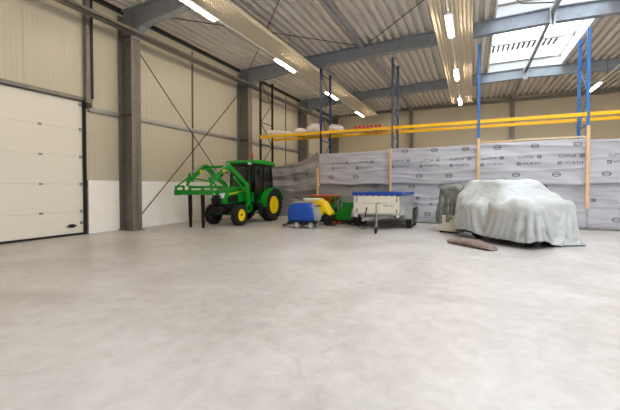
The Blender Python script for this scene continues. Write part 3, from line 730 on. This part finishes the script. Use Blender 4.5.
# ------------------------------------------------------------ red seed hopper
Rh = empty('seed_spreader', (-5.5, 13.3, 0), .0, 'red topped hopper machine with a green frame behind the yellow sweeper', 'spreader')
MB().prism([(-.58, 1.03), (-.36, .74), (.36, .74), (.58, 1.03)], -.3, .3, 'Y').build('hopper', M['red'], Rh, bevel=.01)
MB().box(-.62, .62, -.34, .34, 1.03, 1.07).build('hopper_rim', M['orange'], Rh, bevel=.008)
MB().prism([(-.36, .74), (-.4, .3), (.4, .3), (.36, .74)], -.22, .22, 'Y').build('feed_box', M['green2'], Rh)
m = MB()
for s in (-1, 1):
    m.bar((s*.6, -.3, 1.02), (s*.52, -.3, .1), .05).bar((s*.6, .3, 1.02), (s*.52, .3, .1), .05).bar((s*.2, -.31, .74), (s*.57, -.31, 1.02), .04)
for y in (-.3, .3): m.bar((-.6, y, 1.0), (.6, y, 1.0), .04)
m.bar((-.6, -.3, 1.0), (-.6, .3, 1.0), .04).bar((.6, -.3, 1.0), (.6, .3, 1.0), .04)
m.build('frame', M['green2'], Rh)
MB().lathe([(.02, .3), (.08, .3)], 24, 'X', (-.5, 0, .31)).lathe([(.92, .3), (.98, .3)], 24, 'X', (-.5, 0, .31)).build('wheel', M['rubber'], Rh)
# ------------------------------------------------------------ green box machine
Gm = empty('green_bucket', (-4.36, 12.7, 0), .0, 'bright green steel bucket with a sloping side left of the trailer', 'bucket')
MB().prism([(-.42, .3), (-.36, .42), (-.12, .56), (.0, .8), (.36, .8), (.36, .16), (-.3, .14)], -.28, .28, 'Y').build('shell', M['green2'], Gm, bevel=.015)
MB().box(-.02, .38, -.31, .31, .78, .83).box(-.02, .02, -.31, .31, .5, .8).build('rim', M['green2'], Gm, bevel=.008)
for y in (-.27, .27): MB().box(-.38, .36, y-.03, y+.03, .08, .16).build('skid', M['black'], Gm)
for x in (-.28, .26):
    for y in (-.27, .27): MB().lathe([(y-.03, .07), (y+.03, .07)], 16, 'Y', (x, 0, .07)).build('wheel', M['rubber'], Gm)

# ------------------------------------------------------------ trailer
T = empty('box_trailer', (-2.83, 11.3, 0), 0, 'cream and silver box trailer with a blue tarpaulin on top and twin axles', 'trailer')
W, Ln = .78, 2.6
MB().box(-W, W, .02, Ln, .48, .54).build('floor_pan', M['alu'], T)
for z0, z1, nme in ((.54, .86, 'lower'), (.87, 1.19, 'upper')):
    MB().box(-W, W, 0, .035, z0, z1).build('front_board', M['trail'], T, bevel=.006)
    m = MB()
    for s in (-1, 1):
        xx = sorted((s*W, s*(W-.03))); m.box(*xx, .035, Ln, z0, z1)
        for k in range(4): m.box(*sorted((s*W, s*(W+.008))), .1, Ln-.1, z0+.05+k*.07, z0+.075+k*.07)
        m.build('side_board', M['alu'], T, bevel=.003); m = MB()
    m.b.free()
    MB().box(-W, W, Ln-.03, Ln, z0, z1).build('tailboard', M['alu'], T)
for x in (-.66, .66):
    for z in (.62, .96, 1.1): MB().box(x-.015, x+.015, -.012, .0, z-.05, z+.06).build('latch', M['black'], T)
for x in (-W, W-.04): MB().box(x, x+.04, -.01, .05, .5, 1.2).build('corner_post', M['alu'], T)
MB().box(-.06+.3, .1+.3, -.006, -.001, .78, .8).box(.44, .56, -.006, -.001, .78, .8).build('lettering', M['black'], T)
# tarpaulin with scalloped edge
m = MB()
n = 40; x0, x1 = -W-.03, W+.03
def edge(t): return .07+.025*math.sin(t*7)**2
vs = []
for i in range(n+1):
    x = x0+(x1-x0)*i/n; sag = .05*noise.noise(Vector((x*3, 0, 2)))
    vs += [(x, -.03, 1.2-edge(x*2.2)), (x, -.02, 1.235)]
    for j in range(1, 13):
        y = -.02+(Ln+.04)*j/12; vs.append((x, y, 1.235+.03*noise.noise(Vector((x*2.5, y*2.5, 0)))-.02))
    vs.append((x, Ln+.03, 1.16))
c = 15
m.add(vs, [(i*c+j, (i+1)*c+j, (i+1)*c+j+1, i*c+j+1) for i in range(n) for j in range(c-1)])
for s in (x0, x1):
    vs = []
    for i in range(n+1):
        y = -.03+(Ln+.06)*i/n; vs += [(s, y, 1.235+(.03*noise.noise(Vector((s*2.5, y*2.5, 0)))-.02 if .05 < y < Ln else 0)), (s+(.012 if s > 0 else -.012), y, 1.17-edge(y*2)*.6)]
    m.add(vs, [(2*i, 2*i+1, 2*i+3, 2*i+2) for i in range(n)])
tag(m.build('tarpaulin', M['tarpb'], T, solid=.004, smooth=True), 'blue tarpaulin', None)
# wheels + mudguards
for y in (.98, 1.68):
    for s in (-1, 1):
        X = s*(W+.14)
        t = MB().lathe([(-.08, .2), (-.095, .24), (-.09, .3), (-.06, .33), (.06, .33), (.09, .3), (.095, .24), (.08, .2)], 32).build('wheel', M['rubber'], T, loc=(X, y, .33))
        MB().lathe([(s*.02, .2), (s*.085, .2), (s*.085, .17), (s*.04, .14), (s*.05, .06), (s*.07, .04)], 24).build('rim', M['galv'], t)
for s in (-1, 1):
    out = []; inn = []
    for q in range(0, 181, 12):
        a = math.radians(q); cy = 1.33+(.35 if q < 90 else -.35)
        out.append((cy+.4*math.cos(a), .33+.4*math.sin(a))); inn.append((cy+.385*math.cos(a), .33+.385*math.sin(a)))
    MB().prism(out+inn[::-1], *sorted((s*(W+.01), s*(W+.27))), 'X').build('mudguard', M['galv'], T)
MB().box(-.55, -.49, .05, Ln-.1, .38, .48).box(.49, .55, .05, Ln-.1, .38, .48).box(-W, W, .9, 1.0, .3, .38).box(-W, W, 1.62, 1.72, .3, .38).build('chassis_rail', M['galv'], T)
MB().bar((-.5, .3, .42), (0, -1.3, .45), .06, .08).bar((.5, .3, .42), (0, -1.3, .45), .06, .08).build('drawbar', M['galv'], T)
hb = MB().bar((0, -1.15, .45), (0, -1.5, .47), .08, .08).lathe([(-1.56, .03), (-1.5, .06), (-1.44, .05)], 12, 'Y', (0, 0, .46)).build('coupling', M['galv'], T)
MB().bar((0, -1.35, .5), (-.04, -1.0, .78), .035, .03).build('hand_brake_lever', M['black'], hb)
jw = MB().tube([(.24, -.95, .22), (.24, -.95, .86)], .028, 10).bar((.02, -.95, .45), (.24, -.95, .45), .06, .06).build('jockey_tube', M['galv'], T)
MB().tube([(.24, -.95, .86), (.24, -.95, .9), (.34, -.95, .92)], .012, 6).build('crank', M['black'], jw)
MB().lathe([(-.03, .08), (-.02, .1), (.02, .1), (.03, .08)], 20, 'X', (.24, -1.0, .1)).build('jockey_wheel', M['rubber'], jw)
MB().bar((.24, -.98, .1), (.24, -.95, .26), .08, .03).build('wheel_fork', M['galv'], jw)
MB().tube([(-.15, -1.3, .42), (-.2, -1.25, .2), (-.1, -1.1, .13), (.1, -1.3, .3)], .01, 6).build('plug_cable', M['black'], T)
for s in (-1, 1): MB().box(s*.7-.04, s*.7+.04, -.02, 0, .42, .5).build('front_marker', M['white'], T)

# ------------------------------------------------------------ covered car
CC = empty('covered_car', (1.12, 10.85, 0), 0, 'silver grey tarpaulin draped over a small vehicle on the floor', 'covered vehicle')
import numpy as np, time, math
def cloth(bodies, c, rot, hx, hy, step, z0, n_steps, iters, mask_p=6, seed=1, floor=.012, gather=1.0, rest_scale=1.0):
    """drape a sheet: position based dynamics over rounded boxes/ellipsoids.
    bodies: (kind, cx, cy, cz, ax, ay, az, radius, rotz)"""
    rng = np.random.RandomState(seed)
    def dist(P):
        best = None
        for kind, cx, cy, cz, ax, ay, az, r, rz in bodies:
            q = P-np.array([cx, cy, cz]); cs, sn = math.cos(rz), math.sin(rz)
            x = q[..., 0]*cs+q[..., 1]*sn; y = -q[..., 0]*sn+q[..., 1]*cs; z = q[..., 2]
            if kind == 'B':
                dx, dy, dz = np.abs(x)-(ax-r), np.abs(y)-(ay-r), np.abs(z)-(az-r)
                d = np.sqrt(np.maximum(dx, 0)**2+np.maximum(dy, 0)**2+np.maximum(dz, 0)**2)+np.minimum(np.maximum(dx, np.maximum(dy, dz)), 0)-r
            else:
                k0 = np.sqrt((x/ax)**2+(y/ay)**2+(z/az)**2); k1 = np.sqrt((x/ax**2)**2+(y/ay**2)**2+(z/az**2)**2)+1e-9
                d = k0*(k0-1)/k1
            best = d if best is None else np.minimum(best, d)
        return best
    def collide(P, Q):
        d = dist(P); m = d < .015
        if m.any():
            p = P[m]; e = 1e-3
            g = np.stack([dist(p+np.array(v))-dist(p-np.array(v)) for v in ((e, 0, 0), (0, e, 0), (0, 0, e))], -1)
            g /= np.linalg.norm(g, axis=-1, keepdims=True)+1e-9
            dp = p-Q[m]; t = dp-(dp*g).sum(-1, keepdims=True)*g
            P[m] = p+g*(.015-d[m])[:, None]-t*.55
        f = P[..., 2] < floor
        P[..., 2][f] = floor
        dd = (P-Q)[f]; P[..., 0][f] -= dd[:, 0]*.7; P[..., 1][f] -= dd[:, 1]*.7
    nx, ny = int(2*hx/step)+1, int(2*hy/step)+1
    gx, gy = np.meshgrid(np.linspace(-hx, hx, nx), np.linspace(-hy, hy, ny), indexing='ij')
    mask = (np.abs(gx/hx)**mask_p+np.abs(gy/hy)**mask_p) <= 1.0
    cs, sn = math.cos(rot), math.sin(rot)
    P = np.stack([c[0]+gx*cs-gy*sn, c[1]+gx*sn+gy*cs, np.full_like(gx, z0)], -1)
    P[..., 2] += rng.rand(nx, ny)*.01
    V = np.zeros_like(P); w = mask.astype(float)[..., None]
    gg = np.abs(gx/hx)**mask_p+np.abs(gy/hy)**mask_p
    fac = (np.where(gg > .80, gather, 1.0)*rest_scale)[..., None]
    cons = []
    def add(a, b, L, k):
        cons.append((a, b, L, k))
    S = slice
    for st, k in ((1, 1.0),):
        for o in (0, 1):
            add((S(o, nx-1, 2), S(None)), (S(o+1, nx, 2), S(None)), step, k)
            add((S(None), S(o, ny-1, 2)), (S(None), S(o+1, ny, 2)), step, k)
    for o in (0, 1):
        add((S(o, nx-1, 2), S(0, ny-1)), (S(o+1, nx, 2), S(1, ny)), step*2**.5, .35)
        add((S(o, nx-1, 2), S(1, ny)), (S(o+1, nx, 2), S(0, ny-1)), step*2**.5, .35)
    for o in range(4):
        for a, b in (((S(o, nx-2, 4), S(None)), (S(o+2, nx, 4), S(None))), ((S(None), S(o, ny-2, 4)), (S(None), S(o+2, ny, 4)))):
            add(a, b, step*2, .06)
    C2 = []
    for a, b, L, k in cons:
        wa, wb = w[a], w[b]
        n0 = min(wa.shape[0], wb.shape[0]); n1 = min(wa.shape[1], wb.shape[1])
        C2.append((a, b, L*fac[a][:n0, :n1], k, wa[:n0, :n1]*wb[:n0, :n1], n0, n1))
    dt = 1/60
    for s in range(n_steps):
        V[..., 2] -= 9.8*dt; V *= .985 if s < n_steps*.7 else .9
        Q = P.copy(); P = P+V*dt
        for it in range(iters):
            for a, b, L, k, ww, n0, n1 in C2:
                A = P[a][:n0, :n1]; B = P[b][:n0, :n1]
                d = B-A; l = np.sqrt((d*d).sum(-1, keepdims=True))+1e-9
                corr = d*((l-L)/l*.5*k)*ww
                A += corr; B -= corr
            if it % 4 == 3: collide(P, Q)
        collide(P, Q)
        V = (P-Q)/dt
        sp = np.linalg.norm(V, axis=-1, keepdims=True); V *= np.minimum(1, 4/(sp+1e-9))
    P[~mask] = 0
    return P, mask
RZ = -.86
CAR = dict(bodies=[
 ('B', .95, 10.70, .60, 1.13, .80, .44, .12, RZ),
 ('B', .60, 11.12, 1.18, .70, .52, .38, .2, RZ),
 ('E', 1.3, 10.9, 1.12, .55, .42, .46, 0, RZ),
 ('E', 1.72, 10.85, .86, .42, .38, .42, 0, RZ),
 ('E', -.02, 10.95, .98, .34, .38, .34, 0, RZ),
 ('E', 1.1, 9.5, .85, .42, .33, .28, 0, RZ),
 ('E', .09, 10.44, .86, .46, .26, .17, 0, RZ),
 ('E', .80, 9.62, .84, .46, .26, .17, 0, RZ),
 ('E', 2.2, 10.85, .2, .22, .22, .2, 0, RZ),
 ], c=(.95, 10.68), rot=RZ, hx=2.1, hy=1.82, step=.036, z0=1.68, n_steps=130, iters=14, mask_p=3.1, rest_scale=1.05, gather=.7)
def cloth_mesh(name, m_, parent, args, amp=.03, fr=3.2):
    P, mask = cloth(**args)
    # small set-in creases the sheet keeps from being folded
    du = np.gradient(P, axis=0); dv = np.gradient(P, axis=1); Nn = np.cross(du, dv); Nn /= np.linalg.norm(Nn, axis=-1, keepdims=True)+1e-9
    for i in range(P.shape[0]):
        for j in range(P.shape[1]):
            if mask[i, j]:
                a, b = i*args['step'], j*args['step']
                wx = noise.noise(Vector((a*1.3, b*1.3, 7)))*.5
                q = (1-abs(noise.noise(Vector((a*fr+wx, b*fr*.6+wx, 1))))*2.4)*.7+(1-abs(noise.noise(Vector((a*fr*1.9, b*fr*2.3+wx, 5))))*2.4)*.45
                P[i, j] += Nn[i, j]*amp*max(-.6, q)
                P[i, j, 2] = max(P[i, j, 2], .01)
    nx, ny = mask.shape; idx = {}; mb = MB(); off = parent.location if parent else Vector((0, 0, 0))
    for i in range(nx):
        for j in range(ny):
            if mask[i, j]: idx[i, j] = mb.b.verts.new(Vector(P[i, j])-off)
    for i in range(nx-1):
        for j in range(ny-1):
            q = [(i, j), (i+1, j), (i+1, j+1), (i, j+1)]
            if all(k in idx for k in q): mb.b.faces.new([idx[k] for k in q])
    return mb.build(name, m_, parent, smooth=True, solid=.006, sub=0)
cv = cloth_mesh('tarpaulin', M['cover'], CC, CAR)
for x, y in ((-.92, -.12), (.12, -1.32), (.7, .25)):
    MB().lathe([(-.09, .2), (-.1, .26), (-.07, .3), (.07, .3), (.1, .26), (.09, .2)], 28, 'X').build('wheel', M['rubber'], CC, loc=(x, y, .3)).rotation_euler.z = RZ-PI/2
MB().box(-1.0, 1.0, -.7, .7, .12, .5).build('chassis', M['black'], CC, bevel=.03, loc=(-.2, -.13, 0)).rotation_euler.z = RZ

# dark tarp over a box left of it
bx = empty('pale_box', (-.54, 11.78, 0), -.25, 'pale cream box under the dark crumpled tarpaulin', 'box')
MB().box(-.28, .28, -.42, .42, .06, .52).build('body', M['crate'], bx, bevel=.012)
MB().box(-.29, .29, -.43, .43, .5, .54).build('lid', M['crate'], bx, bevel=.01)
MB().box(-.26, .26, -.38, .38, 0, .06).build('foot', M['black'], bx)
MB().box(-.27, .27, -.2, .35, .54, 1.36).build('stacked_carton', M['crate'], bx, bevel=.03)
DARK = dict(bodies=[('B', -.5, 11.86, .72, .3, .4, .7, .06, -.25), ('E', -.3, 11.9, 1.38, .2, .2, .12, 0, 0)],
    c=(-.5, 11.86), rot=-.1, hx=1.0, hy=1.08, rest_scale=1.09, gather=.85, step=.026, z0=1.5, n_steps=110, iters=12, mask_p=2.6, seed=3)
tag(cloth_mesh('dark_tarpaulin', M['coverd'], None, DARK, .035, 6), 'dark grey crumpled tarpaulin draped over the pale box', 'tarpaulin')

# folded canvas on the floor
m = MB(); rings = []; n = 40
P0, P1 = Vector((-.5, 9.48, 0)), Vector((.5, 8.62, 0)); dr = (P1-P0).normalized(); nr = Vector((-dr.y, dr.x, 0))
for i in range(n+1):
    t = i/n; wd = (.15+.06*math.sin(t*PI))*(1 if .03 < t < .97 else .5)+.015*noise.noise(Vector((t*9, 0, 0)))
    hh = (.08+.07*math.sin(PI*t))*(1 if .03 < t < .97 else .4)+.015*noise.noise(Vector((t*12, 3, 0)))
    c = P0.lerp(P1, t)+nr*.03*math.sin(t*5)
    ring = []
    for k in range(14):
        a = 2*PI*k/14; ring.append(m.b.verts.new(c+nr*wd*math.cos(a)+Vector((0, 0, max(.004, hh*.5+hh*.6*math.sin(a)*(1+.25*math.sin(k*3+t*8)))))))
    rings.append(ring)
for A, Bq in zip(rings, rings[1:]):
    for k in range(14): m.b.faces.new((A[k], A[(k+1) % 14], Bq[(k+1) % 14], Bq[k]))
m.b.faces.new(rings[0]); m.b.faces.new(rings[-1])
tag(m.build('folded_canvas', M['mat'], smooth=True), 'long brownish folded canvas bag on the floor before the covered car', 'bag')

# ------------------------------------------------------------ daylight
wd = bpy.data.worlds.new('sky'); S.world = wd; wd.use_nodes = True
bg = wd.node_tree.nodes['Background']; bg.inputs[0].default_value = (.86, .92, 1, 1); bg.inputs[1].default_value = 10
def portal(loc, rot, sx, sy):
    l = bpy.data.lights.new('portal', 'AREA'); l.shape = 'RECTANGLE'; l.size = sx; l.size_y = sy
    l.cycles.is_portal = True
    o = bpy.data.objects.new('daylight_portal', l); COL.objects.link(o); o.location = loc; o.rotation_euler = rot
portal(((SX0+SX1)/2, (YF+20.5)/2, deckz(RIDGE)+.9), (0, 0, 0), SX1-SX0, 25.5)
for a, b in RW: portal((XR+.2, (a+b)/2, 2.75), (0, PI/2, 0), 3.7, b-a)
S.view_settings.view_transform = 'Standard'; S.view_settings.look = 'None'; S.view_settings.gamma = 1
S.view_settings.use_curve_mapping = False
S.view_settings.exposure = 0.12
